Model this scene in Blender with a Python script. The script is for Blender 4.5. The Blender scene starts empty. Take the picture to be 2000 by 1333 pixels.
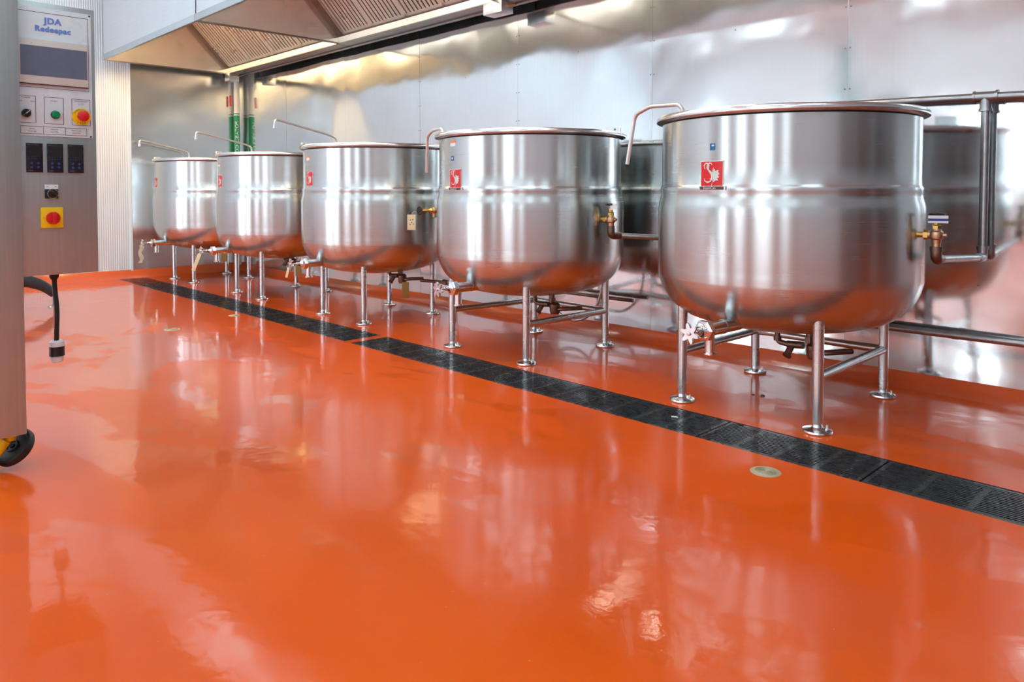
import bpy, bmesh, math, random
from math import sin, cos, pi, radians as R, hypot, atan2
from mathutils import Vector, Matrix
random.seed(7)
S = bpy.context.scene
COL = S.collection

# ------------------------------------------------------------------ camera
cam = bpy.data.cameras.new('camera'); co = bpy.data.objects.new('camera', cam); COL.objects.link(co)
F_PX, YAW, PITCH, CY = 1446.3, 0.80058, 0.032, 419.74
cam.sensor_width = 36; cam.lens = 36 * F_PX / 2000
cam.shift_y = -(666.5 - CY) / 2000
co.location = (0, 0, 0.9); co.rotation_euler = (pi/2 - PITCH, 0, YAW)
cam.clip_start = .05
S.camera = co
# ------------------------------------------------------------------ world, exposure
w = bpy.data.worlds.new('world'); S.world = w; w.use_nodes = True
w.node_tree.nodes['Background'].inputs[0].default_value = (.8, .9, 1, 1)
w.node_tree.nodes['Background'].inputs[1].default_value = .6
S.view_settings.view_transform = 'Standard'; S.view_settings.look = 'None'
S.view_settings.exposure = 0.0; S.view_settings.gamma = 1
S.view_settings.use_curve_mapping = False
CEIL_E, WIN_E, WARM_E, COOL_E = 19.0, 9.0, 32.0, 13.0
CEILZ = 3.7
ROOM = dict(x0=-8.296, x1=3.6, y0=-4.6, y1=3.716)
LIGHTS = [(x, y) for x in (-7.2, -5.6, -3.4, -1.2, 1.0) for y in (-3.2, -1.0, 1.0)]

# ------------------------------------------------------------------ materials
def srgb(r, g, b):
    f = lambda c: c/12.92 if c <= .04045 else ((c+.055)/1.055)**2.4
    return (f(r/255), f(g/255), f(b/255), 1)
class N:
    def __init__(s, name):
        s.m = bpy.data.materials.new(name); s.m.use_nodes = True
        s.t = s.m.node_tree; s.b = s.t.nodes['Principled BSDF']
    def new(s, k, **kw):
        n = s.t.nodes.new(k)
        for a, v in kw.items(): setattr(n, a, v)
        return n
    def l(s, a, b): s.t.links.new(a, b)
    def set(s, **kw):
        for k, v in kw.items(): s.b.inputs[k.replace('_', ' ')].default_value = v
        return s
    def coord(s, scale=(1, 1, 1), out='Object'):
        c = s.new('ShaderNodeTexCoord'); mp = s.new('ShaderNodeMapping'); mp.inputs['Scale'].default_value = scale
        s.l(c.outputs[out], mp.inputs['Vector']); return mp.outputs[0]
    def noise(s, vec, scale, detail=2, rough=.5, dist=0):
        n = s.new('ShaderNodeTexNoise'); n.inputs['Scale'].default_value = scale; n.inputs['Detail'].default_value = detail
        n.inputs['Roughness'].default_value = rough; n.inputs['Distortion'].default_value = dist
        s.l(vec, n.inputs['Vector']); return n.outputs[0]
    def ramp(s, f, stops):
        r = s.new('ShaderNodeValToRGB'); e = r.color_ramp.elements
        while len(e) < len(stops): e.new(.5)
        for i, (p, c) in enumerate(stops):
            e[i].position = p; e[i].color = c if len(c) == 4 else (*c, 1)
        s.l(f, r.inputs[0]); return r.outputs[0]
    def rng(s, f, a, b, c, d):
        r = s.new('ShaderNodeMapRange'); s.l(f, r.inputs[0])
        for i, v in zip((1, 2, 3, 4), (a, b, c, d)): r.inputs[i].default_value = v
        return r.outputs[0]
    def math(s, op, a, b=None):
        m = s.new('ShaderNodeMath', operation=op)
        for i, v in enumerate((a, b)):
            if v is None: continue
            if isinstance(v, (int, float)): m.inputs[i].default_value = v
            else: s.l(v, m.inputs[i])
        return m.outputs[0]
    def mix(s, f, a, b):
        m = s.new('ShaderNodeMix', data_type='RGBA')
        if isinstance(f, (int, float)): m.inputs[0].default_value = f
        else: s.l(f, m.inputs[0])
        for i, v in ((6, a), (7, b)):
            if isinstance(v, tuple): m.inputs[i].default_value = v
            else: s.l(v, m.inputs[i])
        return m.outputs[2]
    def bump(s, h, dist, strength=1, prev=None, sock='Normal'):
        b = s.new('ShaderNodeBump'); b.inputs['Strength'].default_value = strength; b.inputs['Distance'].default_value = dist
        s.l(h, b.inputs['Height'])
        if prev is not None: s.l(prev, b.inputs['Normal'])
        if sock: s.l(b.outputs[0], s.b.inputs[sock])
        return b.outputs[0]

def simple(name, col, rough=.5, metal=0, coat=0, bump=None):
    n = N(name).set(Base_Color=col, Roughness=rough, Metallic=metal, Coat_Weight=coat)
    v = n.coord()
    nz = n.noise(v, 30, 3)
    n.l(n.rng(nz, .3, .7, max(rough-.05, .02), min(rough+.06, 1)), n.b.inputs['Roughness'])
    if bump: n.bump(nz, bump)
    return n.m

def steel(name, base, rough, aniso=0, metal=1.0, axis='Z', brush=(3, 3, 180), wav=0, wavs=2.0, spread=.06, tan='radial', rot=0.0, mott=.12):
    n = N(name).set(Metallic=metal, Roughness=rough)
    b = n.noise(n.coord(brush), 1.0, 3, .6)
    p = n.noise(n.coord(), 3.5, 4, .65)
    lo = tuple(c*(1-mott) for c in base[:3]) + (1,); hi = tuple(min(1, c*(1+mott*.35)) for c in base[:3]) + (1,)
    fac = n.math('ADD', n.math('MULTIPLY', b, .5), n.math('MULTIPLY', p, .5))
    n.l(n.mix(n.rng(fac, .35, .62, 0, 1), lo, hi), n.b.inputs['Base Color'])
    n.l(n.rng(fac, .3, .7, rough+spread, rough-spread), n.b.inputs['Roughness'])
    if aniso:
        n.b.inputs['Anisotropic'].default_value = aniso
        n.b.inputs['Anisotropic Rotation'].default_value = rot
        t = n.new('ShaderNodeTangent', direction_type='RADIAL', axis=axis); n.l(t.outputs[0], n.b.inputs['Tangent'])
    if wav: n.bump(n.noise(n.coord(), wavs, 1, .4), wav)
    return n.m

M = {}
M['kettle'] = steel('kettle_brushed_steel', (.565, .60, .605, 1), .27, aniso=.8, rot=.25, brush=(1.5, 1.5, 420), mott=.02, spread=.006)
M['kettle_bowl'] = M['kettle']
M['polish'] = steel('polished_steel', (.69, .73, .74, 1), .13, brush=(20, 20, 20), mott=.05)
M['tube'] = steel('tube_steel', (.60, .64, .65, 1), .27, brush=(6, 6, 30), mott=.03, spread=.02)
M['rod'] = steel('satin_rod_steel', (.74, .78, .79, 1), .34, brush=(8, 8, 8), mott=.02, spread=.02, metal=.75)
M['rim'] = steel('rim_steel', (.70, .71, .715, 1), .24, brush=(10, 10, 10), mott=.06)
M['filter'] = steel('filter_steel', (.78, .78, .77, 1), .30, brush=(10, 10, 10), mott=.06, metal=.6)
M['darksteel'] = steel('grey_steel_channel', (.30, .275, .25, 1), .32, brush=(5, 60, 5), mott=.15)
M['hood'] = steel('hood_steel', (.80, .80, .77, 1), .19, brush=(3, 3, 3), wav=.030, wavs=1.9, mott=.02, spread=.01, metal=.82)
M['hoodface'] = steel('hood_face_steel', (.80, .83, .85, 1), .36, brush=(2, 2, 90), wav=.004, wavs=1.5, mott=.03)
M['hoodlip'] = steel('hood_lip_steel', (.60, .64, .66, 1), .34, brush=(2, 2, 90), mott=.05)
M['cabinet'] = steel('cabinet_brushed_steel', (.47, .57, .58, 1), .36, brush=(4, 90, 2.5), mott=.12, metal=.75)
M['pipe'] = steel('galvanised_pipe', (.40, .41, .42, 1), .36, brush=(25, 25, 25), mott=.25)
M['ironpipe'] = steel('weathered_iron', (.23, .15, .12, 1), .42, brush=(40, 40, 40), mott=.5)
M['brass'] = steel('brass', (.78, .52, .16, 1), .22, brush=(30, 30, 30), mott=.2)
M['bronze'] = steel('bronze', (.62, .40, .24, 1), .34, brush=(30, 30, 30), mott=.25)
M['bolt'] = simple('bolt_white_zinc', (.75, .78, .8, 1), .25, .6)
M['black'] = simple('black_plastic', (.012, .012, .014, 1), .35)
M['darkgrey'] = simple('charcoal_casting', (.035, .045, .055, 1), .38)
M['rubber'] = simple('black_rubber', (.012, .014, .017, 1), .45)
M['blackglass'] = simple('black_keypad', (.014, .016, .026, 1), .25)
M['white'] = simple('white_plastic', (.78, .8, .83, 1), .35)
M['plate'] = simple('white_engraved_plate', (.68, .81, .87, 1), .30)
M['offwhite'] = simple('off_white_bezel', (.62, .64, .60, 1), .35)
M['ink'] = simple('black_ink', (.02, .025, .035, 1), .5)
M['greyink'] = simple('grey_ink', (.12, .13, .15, 1), .5)
M['blueink'] = simple('blue_ink', srgb(104, 148, 226), .5)
M['bluebtn'] = simple('blue_button', srgb(35, 70, 140), .4)
M['green'] = simple('green_button', srgb(0, 140, 85), .25)
M['red'] = simple('red_plastic', srgb(212, 30, 34), .3)
M['redlabel'] = simple('red_badge_enamel', srgb(214, 26, 30), .3)
M['yellow'] = simple('yellow_plastic', srgb(246, 205, 10), .35)
M['paleletter'] = simple('pale_steel_letters', (.66, .70, .66, 1), .3, .3)
M['maroon'] = simple('dark_maroon', (.10, .035, .03, 1), .4)
M['tag'] = simple('cream_card', srgb(222, 205, 165), .7)
M['brasstag'] = simple('olive_brass_tag', srgb(150, 118, 50), .45, .2)
M['cloth'] = simple('cream_cloth', srgb(225, 215, 190), .8, bump=.002)
M['orangelabel'] = simple('orange_label', srgb(235, 150, 85), .5)
M['bluelabel'] = simple('blue_label', srgb(20, 105, 160), .4)
M['greenlabel'] = simple('green_label', srgb(15, 150, 100), .4)
M['pvc'] = simple('white_pvc', (.80, .80, .78, 1), .35)
M['darkpit'] = simple('channel_black', (.006, .006, .006, 1), .8)
M['grate'] = simple('black_cast_grate', (.020, .024, .028, 1), .28, coat=.6)
M['brassfloor'] = simple('dull_brass_cover', (.50, .45, .30, 1), .5, .3)
M['bluecore'] = simple('blue_plastic', srgb(20, 60, 130), .4)

# screen
n = N('dull_blue_screen').set(Base_Color=srgb(96, 108, 132), Roughness=.10, Coat_Weight=.6)
n.bump(n.noise(n.coord((1, 6, 4)), 5, 1), .004); M['screen'] = n.m

# floor: glossy orange resin, wet
n = N('orange_resin_floor').set(Coat_Weight=1.0, Coat_IOR=1.5, Specular_IOR_Level=.15)
v = n.coord()
big = n.noise(v, .9, 3, .55); med = n.noise(v, 4, 4, .6); fine = n.noise(v, 160, 2, .6)
c = n.mix(n.rng(big, .35, .65, 0, 1), srgb(222, 81, 0), srgb(230, 91, 0))
c = n.mix(n.rng(med, .58, .80, 0, .22), c, srgb(228, 110, 50))
sp = n.noise(v, 55, 2, .7)
c = n.mix(n.rng(sp, .72, .80, 0, .55), c, srgb(236, 150, 110))
n.l(c, n.b.inputs['Base Color'])
wet = n.noise(n.coord((.8, 1.5, 1)), 1.3, 5, .62, .5)
sp_ = n.new('ShaderNodeSeparateXYZ'); n.l(v, sp_.inputs[0])
wetter = n.rng(sp_.outputs[0], -3.2, -6.0, -.01, .15)
wetm = n.rng(n.math('ADD', wet, wetter), .50, .525, 0, 1)
n.l(n.rng(wetm, 0, 1, .11, .03), n.b.inputs['Coat Roughness'])
n.l(n.rng(wetm, 0, 1, .60, 1.0), n.b.inputs['Coat Weight'])
n.l(n.rng(wetm, 0, 1, .45, .30), n.b.inputs['Roughness'])
h1 = n.bump(n.noise(v, 3.2, 2, .5), .0022, sock=None)
h2 = n.bump(n.noise(n.coord((1, 1, 1)), 22, 2, .5), .00045, prev=h1, sock=None)
h3 = n.bump(fine, .00012, .6, prev=h2, sock='Normal')
n.l(h3, n.b.inputs['Coat Normal'])
M['floor'] = n.m
n = N('orange_resin_cove').set(Coat_Weight=.8, Coat_Roughness=.12, Roughness=.35, Base_Color=srgb(214, 82, 22))
n.bump(n.noise(n.coord(), 14, 2), .002); M['cove'] = n.m

# stainless wall cladding: slightly buckled sheets
def cladding(name, axis, x_off, pitch, base=(.80, .84, .855, 1), rr=.10, mo=.95):
    n = N(name).set(Metallic=1.0)
    cd = n.new('ShaderNodeTexCoord'); sx = n.new('ShaderNodeSeparateXYZ'); n.l(cd.outputs['Object'], sx.inputs[0])
    idx = n.math('FLOOR', n.math('DIVIDE', n.math('SUBTRACT', sx.outputs[axis], x_off), pitch))
    cb = n.new('ShaderNodeCombineXYZ')
    n.l(n.math('ADD', sx.outputs[axis], n.math('MULTIPLY', idx, 3.7)), cb.inputs[0])
    n.l(n.math('MULTIPLY', idx, 5.3), cb.inputs[1]); n.l(sx.outputs[2], cb.inputs[2])
    vec = cb.outputs[0]
    w1 = n.noise(vec, 1.25, 1, .4, .3); w2 = n.noise(vec, 4.5, 1, .4)
    b1 = n.bump(w1, .020, sock=None); n.bump(w2, .0022, prev=b1)
    mp = n.new('ShaderNodeMapping'); mp.inputs['Scale'].default_value = (70, 70, 2.0) ; n.l(vec, mp.inputs[0])
    streak = n.noise(mp.outputs[0], 1, 3, .6); blot = n.noise(vec, 7, 5, .7)
    f = n.math('ADD', n.math('MULTIPLY', streak, .5), n.math('MULTIPLY', blot, .5))
    n.l(n.mix(n.rng(f, .36, .62, 0, 1), tuple(c*mo for c in base[:3])+(1,), base), n.b.inputs['Base Color'])
    n.l(n.rng(f, .3, .7, rr+.03, rr-.02), n.b.inputs['Roughness'])
    return n.m
M['clad'] = cladding('stainless_cladding', 0, -1.473, 1.149)
M['clad_back'] = cladding('stainless_cladding_end', 1, 2.0, 1.7, (.78, .81, .82, 1), .21, .975)

n = N('white_ribbed_panel').set(Roughness=.38)
wv = n.new('ShaderNodeTexWave', wave_type='BANDS', bands_direction='Y'); wv.inputs['Scale'].default_value = 15.0
n.l(n.coord(), wv.inputs['Vector'])
n.l(n.mix(n.rng(wv.outputs[1], .0, .3, .0, 1), (.66, .75, .80, 1), (.75, .85, .91, 1)), n.b.inputs['Base Color'])
n.bump(wv.outputs[1], .002); M['whiterib'] = n.m
M['whitewall'] = simple('white_painted_wall', (.78, .85, .89, 1), .45)
M['sidewall'] = simple('pale_blue_grey_wall', (.60, .72, .77, 1), .45)
M['ceil'] = simple('white_ceiling_tile', (.82, .84, .86, 1), .6)
M['greydoor'] = simple('grey_painted_steel', (.16, .20, .215, 1), .5)
M['dark'] = simple('dark_equipment', (.05, .06, .065, 1), .5)

def emit(name, col, e):
    n = N(name); em = n.new('ShaderNodeEmission'); em.inputs[0].default_value = col; em.inputs[1].default_value = e
    n.l(em.outputs[0], n.t.nodes['Material Output'].inputs[0]); return n.m
M['lamp'] = emit('luminaire_diffuser', (.66, .92, 1, 1), CEIL_E)
M['win'] = emit('daylight_glazing', (.80, .93, 1, 1), WIN_E)
M['warm'] = emit('warm_tube', (1, .66, .34, 1), WARM_E)
M['cool'] = emit('neutral_tube', (1, .86, .70, 1), COOL_E)

# ------------------------------------------------------------------ mesh helpers
class MB:
    def __init__(s): s.bm = bmesh.new()
    def faces(s, vs, fs):
        v = [s.bm.verts.new(p) for p in vs]
        for f in fs:
            try: s.bm.faces.new([v[i] for i in f])
            except ValueError: pass
        return s
    def box(s, x0, x1, y0, y1, z0, z1, bev=0):
        b = bmesh.new()
        bmesh.ops.create_cube(b, size=1)
        for v in b.verts: v.co = Vector((x0+(x1-x0)*(v.co.x+.5), y0+(y1-y0)*(v.co.y+.5), z0+(z1-z0)*(v.co.z+.5)))
        if bev: bmesh.ops.bevel(b, geom=b.edges[:], offset=bev, segments=2, profile=.6, affect='EDGES')
        s.merge(b); return s
    def merge(s, b, mat=None):
        if mat is not None: bmesh.ops.transform(b, matrix=mat, verts=b.verts)
        me = bpy.data.meshes.new('t'); b.to_mesh(me); b.free(); s.bm.from_mesh(me); bpy.data.meshes.remove(me)
    def lathe(s, prof, c=(0, 0, 0), axis=(0, 0, 1), seg=64, close=False):
        q = Vector((0, 0, 1)).rotation_difference(Vector(axis).normalized()); c = Vector(c)
        rings = []
        for r, z in prof:
            if r < 1e-6: rings.append([s.bm.verts.new(c + q @ Vector((0, 0, z)))])
            else: rings.append([s.bm.verts.new(c + q @ Vector((r*cos(2*pi*i/seg), r*sin(2*pi*i/seg), z))) for i in range(seg)])
        pr = list(zip(rings, rings[1:])) + ([(rings[-1], rings[0])] if close else [])
        for a, b in pr:
            for i in range(seg):
                j = (i+1) % seg
                if len(a) == 1 and len(b) == 1: continue
                if len(a) == 1: f = [a[0], b[j], b[i]]
                elif len(b) == 1: f = [a[i], a[j], b[0]]
                else: f = [a[i], a[j], b[j], b[i]]
                s.bm.faces.new(f)
        return s
    def cyl(s, a, b, r, r2=None, seg=24):
        a, b = Vector(a), Vector(b); L = (b-a).length; r2 = r if r2 is None else r2
        return s.lathe([(0, 0), (r, 0), (r2, L), (0, L)], a, b-a, seg)
    def tube(s, pts, r, seg=16, fil=0, caps=True):
        pts = [Vector(p) for p in pts]
        if fil and len(pts) > 2:
            out = [pts[0]]
            for a, b, c in zip(pts, pts[1:], pts[2:]):
                u, v = (a-b).normalized(), (c-b).normalized(); d = min(fil, (a-b).length*.49, (c-b).length*.49)
                p, q = b+u*d, b+v*d
                for k in range(9):
                    t = k/8; out.append(p*(1-t)**2 + b*2*t*(1-t) + q*t*t)
            out.append(pts[-1]); pts = out
        rings = []; nrm = None
        for i, p in enumerate(pts):
            t = ((pts[min(i+1, len(pts)-1)] - pts[max(i-1, 0)])).normalized()
            if nrm is None:
                nrm = t.orthogonal().normalized()
            nrm = (nrm - t*nrm.dot(t)).normalized(); bn = t.cross(nrm)
            rr = r if not callable(r) else r(i/(len(pts)-1))
            rings.append([s.bm.verts.new(p + (nrm*cos(2*pi*k/seg) + bn*sin(2*pi*k/seg))*rr) for k in range(seg)])
        for a, b in zip(rings, rings[1:]):
            for k in range(seg): s.bm.faces.new([a[k], a[(k+1) % seg], b[(k+1) % seg], b[k]])
        if caps: s.bm.faces.new(rings[0][::-1]); s.bm.faces.new(rings[-1])
        return s
    def prism(s, poly, frame, d):
        """2-D polygon extruded by d along frame normal; frame = (origin, ux, uy)"""
        o, ux, uy = (Vector(q) for q in frame); nz = ux.cross(uy).normalized()
        a = [s.bm.verts.new(o+ux*x+uy*y) for x, y in poly]; b = [s.bm.verts.new(o+ux*x+uy*y+nz*d) for x, y in poly]
        s.bm.faces.new(a[::-1]); s.bm.faces.new(b)
        for i in range(len(poly)):
            j = (i+1) % len(poly); s.bm.faces.new([a[i], a[j], b[j], b[i]])
        return s
    def out(s, name, mat, parent=None, sharp=35, loc=None, fixn=True):
        if fixn: bmesh.ops.recalc_face_normals(s.bm, faces=s.bm.faces[:])
        me = bpy.data.meshes.new(name); s.bm.to_mesh(me); s.bm.free()
        for p in me.polygons: p.use_smooth = True
        me.set_sharp_from_angle(angle=R(sharp))
        mats = mat if isinstance(mat, (list, tuple)) else [mat]
        for m in mats: me.materials.append(M[m] if isinstance(m, str) else m)
        o = bpy.data.objects.new(name, me); COL.objects.link(o)
        if parent is not None: o.parent = parent
        if loc: o.location = loc
        return o

def empty(name, loc, label=None, cat=None, group=None, rz=0):
    o = bpy.data.objects.new(name, None); COL.objects.link(o); o.location = loc; o.rotation_euler = (0, 0, rz)
    o.empty_display_size = .1
    if label: o['label'] = label
    if cat: o['category'] = cat
    if group: o['group'] = group
    return o
def struct(o): o['kind'] = 'structure'; return o
def tag(o, label, cat, group=None):
    o['label'] = label; o['category'] = cat
    if group: o['group'] = group
    return o
def text_verts(body, size, align='CENTER', spacing=1.0, res=3):
    c = bpy.data.curves.new('t', 'FONT'); c.body = body; c.size = size; c.align_x = align; c.align_y = 'CENTER'
    c.space_character = spacing; c.resolution_u = res
    o = bpy.data.objects.new('t', c); COL.objects.link(o)
    bpy.context.view_layer.update()
    dg = bpy.context.evaluated_depsgraph_get()
    me = bpy.data.meshes.new_from_object(o.evaluated_get(dg))
    vs = [tuple(v.co) for v in me.vertices]; fs = [tuple(p.vertices) for p in me.polygons]
    bpy.data.objects.remove(o); bpy.data.curves.remove(c); bpy.data.meshes.remove(me)
    return vs, fs
def map_mesh(vs, fs, fn): return MB().faces([fn(v[0], v[1]) for v in vs], fs)

# ------------------------------------------------------------------ setting
x0, x1, y0, y1 = ROOM['x0'], ROOM['x1'], ROOM['y0'], ROOM['y1']
DY0, DY1 = 2.350, 2.612                       # floor drain channel
DRAINS = [(-8.262, -3.868), (-3.795, 1.455)]
m = MB()
def quad(a, b, c, d): m.faces([(a, c, 0), (b, c, 0), (b, d, 0), (a, d, 0)], [(0, 1, 2, 3)])
quad(x0, x1, y0, DY0); quad(x0, x1, DY1, y1)
quad(x0, DRAINS[0][0], DY0, DY1); quad(DRAINS[0][1], DRAINS[1][0], DY0, DY1); quad(DRAINS[1][1], x1, DY0, DY1)
struct(m.out('floor', 'floor'))
m = MB()
for a, b in DRAINS:
    z = -.06
    m.faces([(a, DY0, 0), (b, DY0, 0), (b, DY1, 0), (a, DY1, 0), (a, DY0, z), (b, DY0, z), (b, DY1, z), (a, DY1, z)],
            [(0, 1, 5, 4), (1, 2, 6, 5), (2, 3, 7, 6), (3, 0, 4, 7), (4, 5, 6, 7)])
struct(m.out('trim_1', 'darkpit', fixn=False))

# right wall: sheets with hairline seams
m = MB(); seams = [-8.296, -7.218, -6.069, -4.920, -3.771, -2.622, -1.473, -.324, .825, 1.974, 3.123, 3.6]
for i, (a, b) in enumerate(zip(seams, seams[1:])):
    m.box(a+.0008, b-.0008, y1+(.0006 if i % 2 else 0), y1+.003, .05, CEILZ)
m.box(x0, x1, y1+.003, y1+.06, 0, CEILZ)
wr = struct(m.out('wall_right', 'clad', sharp=10))
# rivets on the sheets
m = MB(); m.lathe([(.0042, 0), (.0036, .0014), (.0018, .0024), (0, .0027)], (0, 0, 0), (0, -1, 0), 10)
rv = m.out('rivet', 'darksteel', wr, loc=(0, 0, -1))
pts = []
for sx in (-1.473, -2.622, -3.771, -4.920):
    for k in range(9):
        z = 2.0 - .2*k
        if z > .35 or sx > -3: pts += [(sx-.012, z), (sx+.012, z)]
for mx in (-.9, -2.05, -3.2, -4.35):
    for z in (1.78, 1.13, .50): pts.append((mx+random.uniform(-.03, .03), z+random.uniform(-.05, .05)))
rv.location = (pts[0][0], y1, pts[0][1])
for px_, pz in pts[1:]:
    c = rv.copy(); COL.objects.link(c); c.parent = wr; c.location = (px_, y1, pz)

# back wall: stainless near the corner, white ribbed panel to the left
m = MB(); m.box(x0-.05, x0, 2.526, y1, .03, CEILZ)
struct(m.out('wall_back', 'clad_back', sharp=10))
m = MB(); m.box(x0-.05, x0+.006, y0, 2.526, .03, CEILZ)
m.box(x0, x0+.018, 2.508, 2.530, .07, CEILZ, .003)
struct(m.out('wall_left', 'whiterib', sharp=10))
# front wall (behind the camera): white with glazed openings, piers and dark equipment doors
m = MB(); m.box(x0, x1, y0-.1, y0, 0, CEILZ); struct(m.out('wall_front', 'whitewall', sharp=10))
m = MB(); m.box(x1, x1+.1, y0, y1, 0, CEILZ); struct(m.out('wall_side', 'sidewall', sharp=10))
m = MB(); m.box(x0, x1, y0, y1, CEILZ, CEILZ+.1); struct(m.out('ceiling', 'ceil', sharp=10))
# resin cove
m = MB()
prof = [(0, 0), (.035, .012), (.075, .035), (.105, .06)]
def cove(pfun, t0, t1, k):
    vs = [pfun(t, d, z*k) for t in (t0, t1) for d, z in prof]
    q = len(prof); m.faces(vs, [(i, i+1, q+i+1, q+i) for i in range(q-1)])
cove(lambda t, d, z: (t, y1-.105+d, z), x0, x1, .95)
struct(m.out('baseboard_right', 'cove', fixn=False))
m = MB(); cove(lambda t, d, z: (x0+.112-d, t, z), y0, y1, 1.35); struct(m.out('baseboard_back', 'cove', fixn=False))

# windows and doors on the far side of the room (seen only as reflections)
wi = 0
for k, (a, b, za, zb) in enumerate([(-7.6, -6.4, .3, 2.15), (-5.6, -4.9, .3, 2.15), (-3.4, -2.5, .95, 2.15), (-1.1, .5, .95, 2.15), (1.9, 2.6, .95, 2.15)]):
    wn = f'window_{k+1}'
    m = MB(); m.box(a, b, y0+.012, y0+.02, za, zb); wo = struct(m.out(wn, 'win', sharp=10))
    m = MB()
    for q in (a-.05, (a+b)/2-.02, b): m.box(q, q+.05, y0+.001, y0+.05, za-.05, zb+.05)
    for q in (za-.05, zb): m.box(a-.05, b+.05, y0+.001, y0+.045, q, q+.05)
    m.out('window_frame', 'greydoor', wo, sharp=10)
for k, (a, b) in enumerate([(-4.55, -3.75), (-2.2, -1.5), (.9, 1.6)]):
    m = MB(); m.box(a, b, y0+.005, y0+.05, 0, 2.3, .004); d = struct(m.out(f'door_{k+1}', 'greydoor'))
    m = MB(); m.tube([(a+.08, y0+.05, 1.0), (a+.08, y0+.1, 1.0), (a+.2, y0+.1, 1.0)], .01, 10, .02); m.out('door_handle', 'polish', d)
m = MB(); m.box(x1-.05, x1-.005, 1.0, 2.3, 0, 2.0, .004); struct(m.out('door_4', 'greydoor'))
m = MB(); m.box(x1-.05, x1-.005, 2.38, 3.6, 0, 2.0, .004); struct(m.out('door_5', 'dark'))

# ceiling luminaires
proto = None
for i, (lx, ly) in enumerate(LIGHTS):
    if proto is None:
        m = MB(); m.box(-.62, .62, -.17, .17, -.05, 0, .006); proto = empty('ceiling_light', (0, 0, 0))
        fr = m.out('housing', 'white', proto)
        m = MB(); m.box(-.59, .59, -.14, .14, -.056, -.051); df = m.out('diffuser', 'lamp', proto)
        root = proto
    else:
        root = proto.copy(); COL.objects.link(root)
        for ch in (fr, df):
            c = ch.copy(); COL.objects.link(c); c.parent = root
    root.location = (lx, ly, CEILZ)
    tag(root, 'long white ceiling luminaire in the rows over the orange floor', 'light', 'ceiling luminaires')

# ------------------------------------------------------------------ drain grates
GR = []; BR = []
def grate_mesh(L):
    m = MB(); W = .256; t = .012; zt = -.0015
    m.box(0, L, 0, .016, zt-t, zt); m.box(0, L, W-.016, W, zt-t, zt)
    nb = 4
    for i in range(nb+1):
        x = L*i/nb; wd = .013 if i in (0, nb) else .0095
        a = max(0, x-wd); b = min(L, x+wd); m.box(a, b, .016, W-.016, zt-t, zt if i in (0, nb) else zt-.0010)
    y = .0225
    while y < W-.018:
        m.box(.01, L-.01, y-.0031, y+.0031, zt-t, zt-.0005); y += .0140
    return m
def lay(xa, xb, n):
    L = (xb-xa)/n; first = None
    for i in range(n):
        x = xa+L*i
        if first is None:
            m = grate_mesh(L-.006); o = m.out('drain_grate', 'grate', sharp=20); first = o
            bm = MB()
            for bx in (.045, L-.049):
                for by in (.008, .248): BR.append((bx, by))
            bm.lathe([(.011, 0), (.009, .001), (0, .0012)], (0, 0, -.0015), (0, 0, 1), 12)
            notch = [bm.out('bolt_recess', 'darkpit', o)]; notch[0].location = (*BR[0], 0)
            for q in BR[1:]:
                c = notch[0].copy(); COL.objects.link(c); c.location = (*q, 0); notch.append(c)
            del BR[:]
        else:
            o = first.copy(); COL.objects.link(o)
            for nt in notch: c = nt.copy(); COL.objects.link(c); c.parent = o
        o.location = (x+.003, DY0+.003, 0); GR.append((o, x+L/2))
lay(DRAINS[0][0], DRAINS[0][1], 8)
lay(DRAINS[1][0]+.0, DRAINS[1][1], 9)
KX = [-7.647, -6.145, -4.565, -2.990, -1.473]
KNAME = ['farthest kettle', 'second-farthest kettle', 'middle kettle', 'second-nearest kettle', 'nearest kettle']
bypos = {}
for o, cx in GR:
    if cx < -7.9: lb = 'black slotted drain grate at the far end of the channel, against the end wall'
    elif cx > -.35: lb = 'black slotted drain grate past the nearest kettle, at the near end of the channel'
    elif -4.3 < cx < -3.868: lb = 'black slotted drain grate ending just before the thin orange break in the channel'
    elif -3.8 < cx < -3.4: lb = 'black slotted drain grate starting the near run just after the thin orange break'
    else:
        ki = min(range(5), key=lambda k: abs(KX[k]-cx)); d = cx-KX[ki]
        side = 'directly in front of' if abs(d) < .28 else ('cornerward of' if d < 0 else 'just past')
        lb = f'black slotted drain grate {side} the {KNAME[ki]}'
    bypos.setdefault(lb, []).append(o)
for lb, os_ in bypos.items():
    for i, o in enumerate(os_):
        l2 = lb
        if len(os_) > 1: l2 = lb + (', farther' if i == 0 else ', nearer' if len(os_) == 2 else (', nearest' if i == 2 else ', middle'))
        tag(o, l2, 'drain grate', 'black grates covering the floor channel')
# small debris on the grates
m = MB(); m.tube([(0, 0, .001), (.012, .006, .002), (.024, .009, .001)], .003, 6); 
tag(m.out('plastic_scrap', 'white', loc=(-1.655, 2.49, .0005)), 'small white plastic scrap lying on the black drain grate', 'scrap')

for q, (x, y, r_) in enumerate(((-1.585, 3.02, .007), (-1.548, 3.035, .011))):
    m = MB(); m.lathe([(0, r_*.7), (r_*.7, r_*.5), (r_, 0), (0, 0)], seg=9)
    tag(m.out('dirt_crumb', 'dark', loc=(x, y, 0)), ('small' if q == 0 else 'larger') + ' dark crumb on the orange floor beneath the nearest kettle', 'debris')
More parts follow.
